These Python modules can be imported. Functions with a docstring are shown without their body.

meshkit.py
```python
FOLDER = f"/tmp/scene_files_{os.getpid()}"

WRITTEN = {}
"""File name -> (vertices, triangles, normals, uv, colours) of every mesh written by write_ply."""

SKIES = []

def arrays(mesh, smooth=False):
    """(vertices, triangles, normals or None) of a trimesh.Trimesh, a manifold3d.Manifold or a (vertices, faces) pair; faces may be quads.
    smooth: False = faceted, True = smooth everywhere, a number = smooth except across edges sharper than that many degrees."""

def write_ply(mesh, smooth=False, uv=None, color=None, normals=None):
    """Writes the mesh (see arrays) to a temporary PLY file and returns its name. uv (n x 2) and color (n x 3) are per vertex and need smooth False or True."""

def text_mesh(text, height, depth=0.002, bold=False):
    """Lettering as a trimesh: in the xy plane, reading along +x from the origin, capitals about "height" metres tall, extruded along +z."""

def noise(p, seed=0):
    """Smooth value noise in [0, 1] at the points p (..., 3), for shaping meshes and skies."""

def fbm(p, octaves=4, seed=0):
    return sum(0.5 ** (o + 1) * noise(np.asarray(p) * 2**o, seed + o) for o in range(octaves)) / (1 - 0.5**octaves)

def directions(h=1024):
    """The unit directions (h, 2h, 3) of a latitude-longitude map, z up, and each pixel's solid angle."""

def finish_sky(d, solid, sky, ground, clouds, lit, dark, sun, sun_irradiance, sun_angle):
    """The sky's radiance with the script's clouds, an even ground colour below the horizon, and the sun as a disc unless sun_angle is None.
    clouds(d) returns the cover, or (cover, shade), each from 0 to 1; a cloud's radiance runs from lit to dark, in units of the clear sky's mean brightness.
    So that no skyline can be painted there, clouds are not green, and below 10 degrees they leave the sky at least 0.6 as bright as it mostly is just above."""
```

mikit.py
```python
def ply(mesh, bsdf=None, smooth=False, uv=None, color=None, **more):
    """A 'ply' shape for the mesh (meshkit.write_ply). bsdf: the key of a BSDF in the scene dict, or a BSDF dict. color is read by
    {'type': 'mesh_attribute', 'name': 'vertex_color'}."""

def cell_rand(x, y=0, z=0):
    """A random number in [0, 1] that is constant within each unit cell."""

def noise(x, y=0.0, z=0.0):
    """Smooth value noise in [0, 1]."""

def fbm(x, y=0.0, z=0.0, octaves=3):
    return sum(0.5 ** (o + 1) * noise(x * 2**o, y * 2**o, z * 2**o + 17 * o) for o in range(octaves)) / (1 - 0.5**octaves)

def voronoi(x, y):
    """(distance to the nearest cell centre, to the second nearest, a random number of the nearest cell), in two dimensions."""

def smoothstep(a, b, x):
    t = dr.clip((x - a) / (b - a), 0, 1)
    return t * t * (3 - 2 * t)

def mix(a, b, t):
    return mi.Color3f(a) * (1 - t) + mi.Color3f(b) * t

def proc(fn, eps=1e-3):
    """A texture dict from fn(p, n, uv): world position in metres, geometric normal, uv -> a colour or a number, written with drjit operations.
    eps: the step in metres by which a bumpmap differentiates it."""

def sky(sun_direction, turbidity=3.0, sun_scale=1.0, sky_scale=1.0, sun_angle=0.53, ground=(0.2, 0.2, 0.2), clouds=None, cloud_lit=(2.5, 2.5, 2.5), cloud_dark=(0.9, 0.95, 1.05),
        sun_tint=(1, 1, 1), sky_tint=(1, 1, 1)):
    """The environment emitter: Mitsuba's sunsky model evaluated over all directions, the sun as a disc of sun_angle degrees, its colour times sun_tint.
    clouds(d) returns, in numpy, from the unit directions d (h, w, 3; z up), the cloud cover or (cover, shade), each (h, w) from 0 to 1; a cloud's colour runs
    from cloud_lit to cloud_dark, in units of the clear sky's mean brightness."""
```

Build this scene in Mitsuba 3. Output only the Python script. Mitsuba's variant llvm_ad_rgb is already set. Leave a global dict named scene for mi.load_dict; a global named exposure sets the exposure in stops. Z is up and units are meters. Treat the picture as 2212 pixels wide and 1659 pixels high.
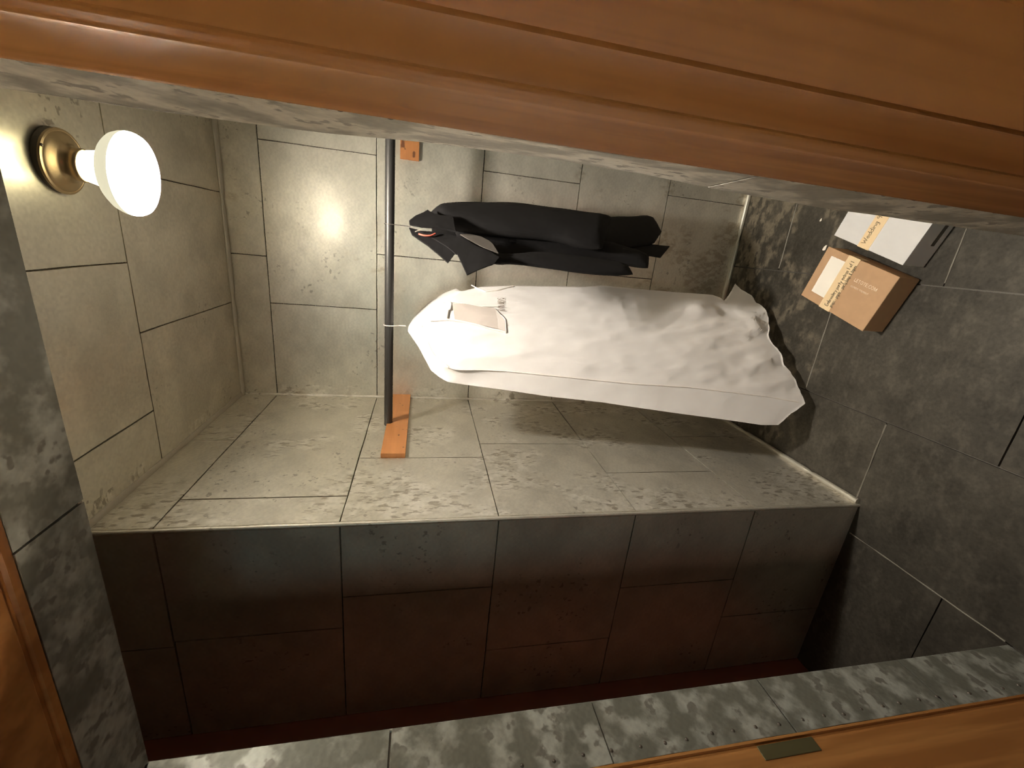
import math
import numpy as np
import trimesh
import manifold3d as mf
import drjit as dr
import mitsuba as mi
import mikit
import meshkit
from mikit import proc, noise, fbm, smoothstep, mix, voronoi

T = mi.ScalarTransform4f
scene, labels = {}, {}

# ------------------------------------------------------------------ camera, exposure
EYE = np.array([0.0, 0.0, 1.7643])
FWD = np.array([-0.30848, 0.92752, -0.21105])
UPV = np.array([0.94637, 0.32165, 0.03036])          # the phone was held on its side
scene['camera'] = {'type': 'perspective', 'fov': 2 * math.degrees(math.atan(1106 / 918.2)), 'fov_axis': 'x', 'near_clip': 0.01, 'far_clip': 50,
                   'to_world': T().look_at(origin=EYE.tolist(), target=(EYE + FWD).tolist(), up=UPV.tolist())}
exposure = 1.85
LAMP_FACE = (56.0, 50.5, 41.0)         # radiance of the frosted face of the reflector bulb
LAMP_BEAM = (0.50, 0.465, 0.42)        # intensity of the beam that its reflector throws downward
LAMP_NECK = (2.7, 2.35, 1.35)        # weaker glow through the bulb's neck
SCONCE_GLOW = (720.0, 585.0, 410.0)      # bulb in the bowl of a wall lamp in the hall, left of the doorway
WINDOW_GLOW = 1.5                     # coloured panes of the window at the far end of the hall

# room dimensions (metres; z = 0 on the closet floor)
XL, XR, YB, YP, HC = -0.863, 1.0, 2.289, 1.182, 2.66
XE = -1.70                            # far left end of the closet
JL, JR, YJ, HH = -0.999, 0.115, 0.654, 2.249
YF = 0.174                            # hall face of the front partition
YW = 0.525                            # where metal jamb lining meets the wood


# ------------------------------------------------------------------ materials
def twosided(b):
    return {'type': 'twosided', 'bsdf': b}


def zinc_color(p, n, uv):
    big = fbm(p.x * 2.3 + 5, p.y * 2.3, p.z * 2.3, 3)
    mid = fbm(p.x * 9 + 3, p.y * 9 + 7, p.z * 9, 4)
    fine = fbm(p.x * 75, p.y * 75, p.z * 52 + 9, 3)
    c = mix((0.78, 0.745, 0.650), (0.66, 0.63, 0.55), smoothstep(0.30, 0.70, mid))
    c = mix(c, (0.82, 0.785, 0.69), 0.6 * smoothstep(0.50, 0.75, big))
    smear = smoothstep(0.62, 0.74, fine) * smoothstep(0.56, 0.68, fbm(p.x * 5 + 40, p.y * 5, p.z * 5 + 2, 2))
    c = mix(c, (0.24, 0.21, 0.165), 0.6 * smear)
    # rubbed, whitened grain along the front edge of the left wall; brown damp stains low on the back wall
    grain = fbm(p.x * 60, p.y * 52 + p.z * 9, p.z * 26 + 3, 5)
    rub = smoothstep(0.42, 0.62, fbm(p.y * 7 + 2, p.z * 6, 1.0, 5) + 0.20 * smoothstep(1.55, 1.22, p.y) - 0.10) * dr.select((p.x < -0.8) & (p.y > 1.19), 1.0, 0.0)
    c = mix(c, (0.95, 0.92, 0.84), 0.65 * rub * smoothstep(0.40, 0.60, grain))
    c = mix(c, (0.36, 0.32, 0.25), 0.8 * rub * smoothstep(0.53, 0.66, fbm(p.x * 40 + 9, p.y * 85 + 3, p.z * 30, 5)))
    damp = smoothstep(0.46, 0.64, fbm(p.x * 11 + 6, p.z * 8, 4.0, 5) + 0.34 * smoothstep(1.0, 0.10, p.z) - 0.27) * dr.select(p.y > 2.2, 1.0, 0.0)
    c = mix(c, (0.36, 0.29, 0.19), 0.55 * damp * smoothstep(0.38, 0.60, grain))
    return c * (0.90 + 0.20 * fbm(p.x * 120, p.y * 120, p.z * 120, 2))


def zinc_share(p, n, uv):
    a = fbm(p.x * 3 + 11, p.y * 3, p.z * 3 + 4, 3)
    b = fbm(p.x * 26, p.y * 26, p.z * 26, 3)
    return 0.32 + 0.46 * smoothstep(0.3, 0.7, a) * (0.6 + 0.5 * b)


def zinc_bump(p, n, uv):
    return fbm(p.x * 7 + 2, p.y * 7, p.z * 7, 2) + 0.10 * fbm(p.x * 60, p.y * 60, p.z * 60, 2)


def floor_color(p, n, uv):
    mid = fbm(p.x * 7 + 3, p.y * 7 + 7, 1.0, 5)
    big = fbm(p.x * 2.2 + 31, p.y * 2.2 + 5, 3.0, 3)
    fine = fbm(p.x * 110, p.y * 110, 2.0, 4)
    rub = fbm(p.x * 26 + 4, p.y * 44 + 1, 5.0, 5)
    c = mix((0.041, 0.036, 0.028), (0.064, 0.057, 0.045), smoothstep(0.25, 0.78, mid))
    c = mix(c, (0.032, 0.0285, 0.023), 0.5 * smoothstep(0.42, 0.75, big))
    c = mix(c, (0.110, 0.098, 0.078), 0.40 * smoothstep(0.42, 0.85, rub))
    # pale oxide and brown patches where the floor meets the back wall
    old = smoothstep(0.36, 0.68, fbm(p.x * 15 + 2, p.y * 15 + 5, 8.0, 5) + 0.16 * smoothstep(1.65, 2.1, p.y) - 0.08)
    c = mix(c, (0.20, 0.17, 0.125), 0.75 * old * smoothstep(0.30, 0.62, rub) * smoothstep(1.60, 1.85, p.y + 0.2 * mid))
    return c * (0.72 + 0.56 * fine)


def patina_color(p, n, uv):
    a = fbm(p.x * 18, p.y * 26 + 2, p.z * 11 + 8, 5)
    b = fbm(p.x * 60, p.y * 75, p.z * 42, 4)
    c = mix((0.42, 0.40, 0.35), (0.80, 0.765, 0.68), smoothstep(0.36, 0.62, a))
    c = mix(c, (0.16, 0.14, 0.12), 0.6 * smoothstep(0.56, 0.68, b) * smoothstep(0.42, 0.6, a))
    return c * (0.88 + 0.24 * fbm(p.x * 150, p.y * 150, p.z * 110, 2))


def blue_patina_color(p, n, uv):
    a = fbm(p.x * 24 + 9, p.y * 24 + 2, p.z * 19 + 1, 5)
    b = fbm(p.x * 46, p.y * 46 + 7, p.z * 38, 4)
    c = mix((0.175, 0.18, 0.155), (0.42, 0.44, 0.41), smoothstep(0.38, 0.72, a))
    c = mix(c, (0.09, 0.078, 0.062), 0.65 * smoothstep(0.53, 0.66, b) * smoothstep(0.44, 0.62, a))
    return c * (0.86 + 0.28 * fbm(p.x * 130, p.y * 130, p.z * 130, 2))


def metal(color, rough, bump=None, scale=0.0, metallic=0.62, spec=0.5):
    return twosided({'type': 'principled', 'base_color': color, 'roughness': rough, 'metallic': metallic, 'specular': spec})


def old_metal(color, dull, bright, share, metallic, bump=None, scale=0.0):
    """Weathered sheet metal: a broad sheen of the dulled surface and a sharper one of the metal still bright between."""
    one = lambda r: {'type': 'principled', 'base_color': color, 'roughness': r, 'metallic': metallic, 'specular': 0.5}
    b = {'type': 'blendbsdf', 'weight': share, 'first': one(dull), 'second': one(bright)}
    if bump is not None:
        b = {'type': 'bumpmap', 'nested_texture': bump, 'scale': scale, 'nested_bsdf': b}
    return twosided(b)


def rgb(*c):
    return {'type': 'rgb', 'value': list(c)}


scene['zinc'] = old_metal(proc(zinc_color), 0.62, 0.42, proc(zinc_share), 0.85, proc(zinc_bump), 0.0026)
scene['zinc_floor'] = old_metal(proc(floor_color), 0.66, 0.45, 0.2, 0.5)
scene['zinc_ceiling'] = old_metal(proc(zinc_color), 0.62, 0.33, 0.82, 0.9, proc(zinc_bump), 0.0022)
scene['zinc_patina'] = old_metal(proc(patina_color), 0.65, 0.45, 0.2, 0.4)
scene['zinc_blue'] = old_metal(proc(blue_patina_color), 0.60, 0.34, 0.25, 0.45)
scene['solder'] = metal(rgb(0.55, 0.52, 0.45), rgb(0.4, 0.4, 0.4), None, 0, 0.6)
scene['dark_backing'] = metal(rgb(0.10, 0.09, 0.075), rgb(0.5, 0.5, 0.5), None, 0, 0.3)
scene['nail_iron'] = metal(rgb(0.12, 0.105, 0.09), rgb(0.45, 0.45, 0.45), None, 0, 0.4)
scene['rod_steel'] = metal(rgb(0.06, 0.057, 0.054), rgb(0.42, 0.42, 0.42), None, 0, 0.5)
scene['brass'] = metal(rgb(0.40, 0.30, 0.185), rgb(0.28, 0.28, 0.28), None, 0, 0.85)
scene['worn_solder'] = metal(rgb(0.16, 0.147, 0.122), rgb(0.5, 0.5, 0.5), None, 0, 0.4)
scene['wire'] = metal(rgb(0.28, 0.26, 0.24), rgb(0.35, 0.35, 0.35), None, 0, 0.8)


def wood_color(p, n, uv):
    g = fbm(p.x * 34 + 3, p.y * 34, p.z * 1.6, 4)
    h = fbm(p.x * 5, p.y * 6 + 3, p.z * 0.9 + 7, 3)
    c = mix((0.36, 0.165, 0.050), (0.255, 0.104, 0.028), smoothstep(0.35, 0.68, g))
    return mix(c, (0.175, 0.068, 0.017), 0.5 * smoothstep(0.45, 0.7, h))


def hall_color(p, n, uv):
    return mix((0.15, 0.13, 0.11), (0.12, 0.10, 0.085), fbm(p.x * 3, p.y * 3, p.z * 3, 3))


def pine_color(p, n, uv):
    g = fbm(p.x * 18, p.y * 5 + 2, p.z * 60, 3)
    k = smoothstep(0.72, 0.80, fbm(p.x * 40, p.y * 34, p.z * 40 + 3, 2))
    return mix(mix((0.62, 0.27, 0.10), (0.50, 0.20, 0.065), g), (0.20, 0.07, 0.03), k)


scene['wood'] = twosided({'type': 'principled', 'base_color': proc(wood_color), 'roughness': 0.56, 'specular': 0.32})
scene['red_wood'] = twosided({'type': 'principled', 'base_color': rgb(0.16, 0.05, 0.03), 'roughness': 0.5})
scene['pine'] = twosided({'type': 'principled', 'base_color': proc(pine_color), 'roughness': 0.55})
scene['hall_paint'] = twosided({'type': 'diffuse', 'reflectance': proc(hall_color)})


def cotton_color(p, n, uv):
    return mix((0.90, 0.875, 0.85), (0.85, 0.82, 0.795), fbm(p.x * 16, p.y * 16, p.z * 9, 3))


scene['white_cotton'] = {'type': 'principledthin', 'base_color': proc(cotton_color), 'roughness': 0.8, 'spec_trans': 0.0, 'diff_trans': 0.3, 'eta': 1.3}
scene['cream_trim'] = twosided({'type': 'principled', 'base_color': rgb(0.86, 0.81, 0.74), 'roughness': 0.6})
scene['window_vinyl'] = twosided({'type': 'principled', 'base_color': rgb(0.60, 0.53, 0.48), 'roughness': 0.4})
scene['vinyl_lip'] = twosided({'type': 'principled', 'base_color': rgb(0.70, 0.64, 0.59), 'roughness': 0.5})
scene['print_ink'] = twosided({'type': 'diffuse', 'reflectance': rgb(0.30, 0.25, 0.21)})


def wool_color(p, n, uv):
    return mix((0.0036, 0.0031, 0.0032), (0.0085, 0.0075, 0.0077), fbm(p.x * 90, p.y * 90, p.z * 90, 3))


scene['black_wool'] = twosided({'type': 'principled', 'base_color': proc(wool_color), 'roughness': 0.85, 'specular': 0.3, 'sheen': 0.1})
scene['grey_lining'] = twosided({'type': 'principled', 'base_color': rgb(0.085, 0.075, 0.066), 'roughness': 0.5})
scene['coral'] = twosided({'type': 'principled', 'base_color': rgb(0.80, 0.16, 0.11), 'roughness': 0.5})


def card_color(p, n, uv):
    return mix((0.46, 0.29, 0.165), (0.41, 0.255, 0.145), fbm(p.x * 60, p.y * 60, p.z * 60, 3))


scene['cardboard'] = twosided({'type': 'principled', 'base_color': proc(card_color), 'roughness': 0.8, 'specular': 0.3})
scene['white_card'] = twosided({'type': 'principled', 'base_color': rgb(0.59, 0.58, 0.57), 'roughness': 0.6})
scene['paper_label'] = twosided({'type': 'principled', 'base_color': rgb(0.80, 0.75, 0.66), 'roughness': 0.6})
scene['tape'] = twosided({'type': 'principled', 'base_color': rgb(0.72, 0.55, 0.33), 'roughness': 0.4})
scene['pen_ink'] = twosided({'type': 'diffuse', 'reflectance': rgb(0.12, 0.085, 0.055)})
scene['white_ink'] = twosided({'type': 'diffuse', 'reflectance': rgb(0.78, 0.66, 0.52)})
scene['bulb_cement'] = twosided({'type': 'diffuse', 'reflectance': rgb(0.30, 0.22, 0.12)})
scene['strike_bronze'] = metal(rgb(0.13, 0.12, 0.06), rgb(0.45, 0.45, 0.45), None, 0, 0.6)


# ------------------------------------------------------------------ helpers
used = {}


def numbered(name):
    used[name] = used.get(name, -1) + 1
    return name if used[name] == 0 else '%s_%03d' % (name, used[name])


def put(name, mesh, mat, parent=None, smooth=False, **more):
    key = numbered((parent + '__' if parent else '') + name)
    scene[key] = mikit.ply(mesh, mat, smooth=smooth, **more)
    return key


def tag(key, label, cat=None, kind=None, group=None):
    d = {'label': label}
    if cat:
        d['category'] = cat
    if kind:
        d['kind'] = kind
    if group:
        d['group'] = group
    labels[key] = d
    return key


def box(x0, x1, y0, y1, z0, z1):
    m = trimesh.creation.box(extents=(x1 - x0, y1 - y0, z1 - z0))
    m.apply_translation(((x0 + x1) / 2, (y0 + y1) / 2, (z0 + z1) / 2))
    return m


def cat_(*ms):
    return trimesh.util.concatenate(list(ms))


def rounded_box(sx, sy, sz, r=0.003, seg=8):
    s = mf.Manifold.sphere(r, seg)
    pts = [s.translate((a * (sx / 2 - r), b * (sy / 2 - r), c * (sz / 2 - r))) for a in (-1, 1) for b in (-1, 1) for c in (-1, 1)]
    m = mf.Manifold.batch_hull(pts).to_mesh()
    return trimesh.Trimesh(m.vert_properties[:, :3], m.tri_verts, process=False)


def grid_faces(n, m, wrap=False):
    f = []
    for i in range(n - 1):
        for j in range(m if wrap else m - 1):
            k = (j + 1) % m
            f.append((i * m + j, i * m + k, (i + 1) * m + k, (i + 1) * m + j))
    q = np.array(f)
    return np.vstack([q[:, [0, 1, 2]], q[:, [0, 2, 3]]])


def resample(P, n):
    P = np.asarray(P, float)
    d = np.r_[0, np.cumsum(np.linalg.norm(np.diff(P, axis=0), axis=1))]
    t = np.linspace(0, d[-1], n)
    return np.stack([np.interp(t, d, P[:, k]) for k in range(P.shape[1])], 1)


def smooth_curve(P, n):
    """Catmull-Rom through the points, n samples evenly along it."""
    P = np.asarray(P, float)
    Q = np.vstack([2 * P[0] - P[1], P, 2 * P[-1] - P[-2]])
    out = []
    for i in range(1, len(Q) - 2):
        for t in np.linspace(0, 1, 12, endpoint=False):
            a, b, c, d = Q[i - 1:i + 3]
            out.append(0.5 * (2 * b + (c - a) * t + (2 * a - 5 * b + 4 * c - d) * t * t + (3 * b - 3 * c + d - a) * t ** 3))
    out.append(P[-1])
    return resample(out, n)


def tube(P, r, sides=8, flat=None):
    """A round tube along the polyline; r a number or one per point. Closed at both ends."""
    P = np.asarray(P, float)
    r = np.broadcast_to(r, (len(P),))
    t = np.gradient(P, axis=0)
    t /= np.linalg.norm(t, axis=1, keepdims=True) + 1e-12
    ref = np.array([0.37, 0.21, 0.9]) if abs(t[:, 2]).mean() < 0.8 else np.array([0.9, 0.3, 0.1])
    a = np.cross(t, ref)
    a /= np.linalg.norm(a, axis=1, keepdims=True)
    b = np.cross(t, a)
    an = np.arange(sides) * 2 * math.pi / sides
    V = P[:, None] + r[:, None, None] * (np.cos(an)[None, :, None] * a[:, None] + np.sin(an)[None, :, None] * b[:, None])
    n = len(P)
    F = grid_faces(n, sides, True)
    V = np.vstack([V.reshape(-1, 3), P[:1], P[-1:]])
    c0, c1 = n * sides, n * sides + 1
    caps = [(c0, (j + 1) % sides, j) for j in range(sides)] + [(c1, (n - 1) * sides + j, (n - 1) * sides + (j + 1) % sides) for j in range(sides)]
    m = trimesh.Trimesh(V, np.vstack([F, caps]), process=False)
    m.fix_normals()
    return m


def lathe(profile, n=64):
    """Surface of revolution about z from (radius, z) pairs."""
    p = np.asarray(profile, float)
    an = np.arange(n) * 2 * math.pi / n
    V = np.stack([p[:, 0:1] * np.cos(an), p[:, 0:1] * np.sin(an), np.repeat(p[:, 1:2], n, 1)], -1).reshape(-1, 3)
    return trimesh.Trimesh(V, grid_faces(len(p), n, True), process=False)


def extrude(poly, depth):
    from shapely.geometry import Polygon
    return trimesh.creation.extrude_polygon(Polygon(poly), depth, engine='earcut')


def move(m, M):
    m.apply_transform(M)
    return m


def T_rot(axis, deg, at):
    M = trimesh.transformations.rotation_matrix(math.radians(deg), axis)
    M[:3, 3] = at
    return M


# ------------------------------------------------------------------ metal sheets
rng = np.random.default_rng(7)


def sheet(parent, o, u, v, n, mat, seed, thick=0.0035, warp=0.0028, lap=0.0, name='metal_sheet', bend=None):
    """One nailed metal sheet: corner o, edge vectors u and v, facing n; slightly oil-canned, its edges a little uneven, standing proud of the backing."""
    o, u, v, n = (np.asarray(x, float) for x in (o, u, v, n))
    lu, lv = np.linalg.norm(u), np.linalg.norm(v)
    nu, nv = max(4, int(lu / 0.035)) + 1, max(4, int(lv / 0.035)) + 1
    a, b = np.meshgrid(np.linspace(0, 1, nu), np.linspace(0, 1, nv), indexing='ij')
    P = o + a[..., None] * u + b[..., None] * v
    wob = lambda k: 0.0009 + 0.0026 * meshkit.noise(P * 9 + k, seed)
    eu, ev = u / lu, v / lv
    P = P + eu * np.where(a == 0, wob(3.1), np.where(a == 1, -wob(17.7), 0))[..., None] + ev * np.where(b == 0, wob(31.3), np.where(b == 1, -wob(47.9), 0))[..., None]
    edge = np.minimum(1, np.minimum(np.minimum(a, 1 - a) * lu, np.minimum(b, 1 - b) * lv) / 0.06)
    dent = (meshkit.fbm(P * 3.4 + seed * 1.7, 3, seed) - 0.5) * 2.6 * warp + (meshkit.noise(P * 16 + seed, seed) - 0.5) * 0.30 * warp
    h = thick + dent * (0.25 + 0.75 * edge) + lap * (a - 0.5)
    top = (P + h[..., None] * n).reshape(-1, 3)
    F = grid_faces(nu, nv)
    if np.dot(np.cross(u, v), n) < 0:
        F = F[:, ::-1]
    idx = np.arange(nu * nv).reshape(nu, nv)
    rim = np.r_[idx[:, 0], idx[-1, 1:], idx[-2::-1, -1], idx[0, -2:0:-1]]
    low = top[rim] - n * (thick + 0.004)
    k = len(rim)
    s0 = len(top)
    V = np.vstack([top, top[rim], low])
    S = []
    for i in range(k):
        j = (i + 1) % k
        S += [(s0 + i, s0 + k + i, s0 + k + j), (s0 + i, s0 + k + j, s0 + j)]
    if bend is not None:
        V = V + bend(np.c_[V[:, 0], np.maximum(V[:, 1], YW), V[:, 2]])
    m = trimesh.Trimesh(V, np.vstack([F, S]), process=False)
    return put(name, m, mat, parent, smooth=40)


ROWS = [2.66, 2.494, 1.994, 1.494, 0.994, 0.494, 0.0]
ids = iter(range(1, 500))


def wall_rows(parent, a0, a1, cuts, point, u, n, mat='zinc', warp=0.0022):
    """Sheets in the six rows of a wall; cuts[r] lists the upright joints of row r."""
    for r in range(6):
        zs = (ROWS[r + 1], ROWS[r])
        xs = [a0] + sorted(cuts[r]) + [a1]
        for p, q in zip(xs[:-1], xs[1:]):
            sheet(parent, point(p, zs[0]), np.array(u) * (q - p), (0, 0, zs[1] - zs[0]), n, mat, next(ids), warp=warp * 1.35, lap=rng.uniform(-0.001, 0.001))


# ---- the shell
put('floor', box(-2.7, 1.8, -2.4, 2.4, -0.12, -0.004), 'dark_backing')
tag('floor', 'dull grey metal sheet floor of the closet', kind='structure')
put('ceiling', box(-2.7, 1.8, -2.4, 2.4, HC + 0.004, HC + 0.12), 'dark_backing')
tag('ceiling', 'bright zinc sheet ceiling around the lamp', kind='structure')
put('wall_back', box(XE - 0.1, XR + 0.1, YB + 0.004, YB + 0.1, -0.1, HC + 0.1), 'dark_backing')
tag('wall_back', 'back wall of staggered zinc sheets behind the hanging clothes', kind='structure')
put('wall_left', box(XL - 0.1, XL - 0.004, YP + 0.004, YB + 0.004, -0.1, HC + 0.1), 'dark_backing')
tag('wall_left', 'left side wall of long zinc sheets carrying the wooden cleat', kind='structure')
put('wall_return', box(XE - 0.1, XL - 0.1, YP + 0.004, YP + 0.1, -0.1, HC + 0.1), 'dark_backing')
tag('wall_return', 'shadowed zinc wall face beside the left door jamb', kind='structure')
put('wall_end', box(XE - 0.1, XE, YF, YP + 0.004, -0.1, HC + 0.1), 'red_wood')
tag('wall_end', 'dark reddish wooden end wall just inside the left jamb', kind='structure')
put('wall_right', box(XR, XR + 0.1, YF, YB + 0.1, -0.1, HC + 0.1), 'zinc')
tag('wall_right', 'zinc wall at the right end of the closet', kind='structure')
put('wall_front', cat_(box(-2.6, JL - 0.022, YF, 0.645, 0, HC + 0.004), box(JR + 0.022, 1.7, YF, 0.645, 0, HC + 0.004), box(JL - 0.022, JR + 0.022, YF, 0.645, HH + 0.022, HC + 0.004)), 'zinc_floor')
tag('wall_front', 'front partition around the closet doorway', kind='structure')
put('wall_hall', cat_(box(-2.7, -1.95, -2.3, YF, 0, HC), box(1.7, 1.8, -2.3, YF, 0, HC), box(-2.7, 1.8, -2.4, -2.3, 0, HC)), 'hall_paint')
tag('wall_hall', 'plain walls of the dim hall in front of the closet', kind='structure')

# back wall sheets
wall_rows('wall_back', XL, XR, [[-0.16, 0.56], [-0.38, 0.335], [-0.105, 0.61], [-0.38, 0.332], [-0.105, 0.61], [-0.38, 0.335]],
          lambda x, z: (x, YB, z), (1, 0, 0), (0, -1, 0))
# left wall sheets
wall_rows('wall_left', YP, YB, [[1.75], [1.325], [1.59], [1.717], [1.45], [1.80]], lambda y, z: (XL, y, z), (0, 1, 0), (1, 0, 0))
# shadowed return
wall_rows('wall_return', XE, XL - 0.004, [[-1.30], [-1.28], [-1.15], [-1.45], [-1.2], [-1.4]], lambda x, z: (x, YP, z), (1, 0, 0), (0, -1, 0), warp=0.003)
# ceiling sheets
for x0, x1 in ((-1.70, -1.375), (-1.375, -0.885), (-0.885, -0.385), (-0.385, 0.10), (0.10, 0.585), (0.585, 1.0)):
    if x1 > XL + 0.05:
        sheet('ceiling', (max(x0, XL), 1.56, HC), (x1 - max(x0, XL), 0, 0), (0, YB - 1.56, 0), (0, 0, -1), 'zinc_ceiling', next(ids), warp=0.003)
for x0, x1 in ((-1.70, -1.15), (-1.15, XL), (XL, -0.655), (-0.655, -0.163), (-0.163, 0.33), (0.33, 1.0)):
    y1 = 1.56 if x0 > -0.87 else YP
    sheet('ceiling', (x0, 0.84, HC), (x1 - x0, 0, 0), (0, y1 - 0.84, 0), (0, 0, -1), 'zinc_ceiling', next(ids), warp=0.003)
for x0, x1 in ((XE, -1.375), (-1.375, -0.885), (-0.885, -0.385), (-0.385, 0.10), (0.10, 0.585), (0.585, 1.0)):
    sheet('ceiling', (x0, 0.645, HC), (x1 - x0, 0, 0), (0, 0.195, 0), (0, 0, -1), 'zinc_ceiling', next(ids), warp=0.002)
# floor sheets
for x0, x1, cuts in ((0.507, 1.0, (1.57,)), (0.008, 0.507, (1.19, 1.93)), (-0.507, 0.008, (0.853, 1.573)), (-0.995, -0.507, (0.475, 1.195, 1.915)), (XE, -0.995, (0.83,))):
    ys = [0.645 if x1 > 0.2 or x0 < -1.1 else 0.10] + list(cuts) + [YB]
    for p, q in zip(ys[:-1], ys[1:]):
        a0, b0 = x0, x1
        if p > YP:
            a0 = max(a0, XL)
        if x1 < XL + 0.01 and q > YP:
            q = YP
        if a0 < XL and q > YP + 0.1:
            a0 = XL
        sheet('floor', (a0, p, 0), (b0 - a0, 0, 0), (0, q - p, 0), (0, 0, 1), 'zinc_floor', next(ids), warp=0.0022)


def solder(a, b, seed, r=0.004, parent='floor', name='solder_seam', sink=0.5):
    a, b = np.asarray(a, float), np.asarray(b, float)
    n = max(6, int(np.linalg.norm(b - a) / 0.025))
    P = a + np.linspace(0, 1, n)[:, None] * (b - a)
    rr = r * (0.35 + 1.0 * meshkit.noise(P * 24, seed))
    P = P + (meshkit.noise(P * 13 + 5, seed)[:, None] - 0.5) * np.array([0.004, 0.004, 0])
    return put(name, tube(P, rr, 6), 'worn_solder', parent, smooth=60)


for i, (a, b) in enumerate((((0.02, 1.93, 0.003), (0.50, 1.93, 0.003)), ((0.02, 1.19, 0.003), (0.50, 1.19, 0.003)), ((-0.5, 1.573, 0.003), (0.0, 1.573, 0.003)),
                            ((-0.86, 1.195, 0.003), (-0.515, 1.195, 0.003)), ((-0.995, 0.66, 0.003), (-0.995, 1.17, 0.003)))):
    solder(a, b, i)

# cover strips and beads in the corners
def bead(name, P0, P1, r, mat, label, seed, sides=10, flatten=None, breaks=()):
    P0, P1 = np.asarray(P0, float), np.asarray(P1, float)
    n = max(12, int(np.linalg.norm(P1 - P0) / 0.02))
    P = P0 + np.linspace(0, 1, n)[:, None] * (P1 - P0)
    rr = r * (0.86 + 0.3 * meshkit.noise(P * 11, seed))
    for b in breaks:
        rr = rr * (1 - 0.45 * np.exp(-((np.linspace(0, 1, n) - b) / 0.012) ** 2))
    m = tube(P, rr, sides)
    if flatten is not None:
        ax, k, ref = flatten
        m.vertices[:, ax] = ref + (m.vertices[:, ax] - ref) * k
    put(name, m, mat, smooth=50)
    tag(name, label, kind='structure')


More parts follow.
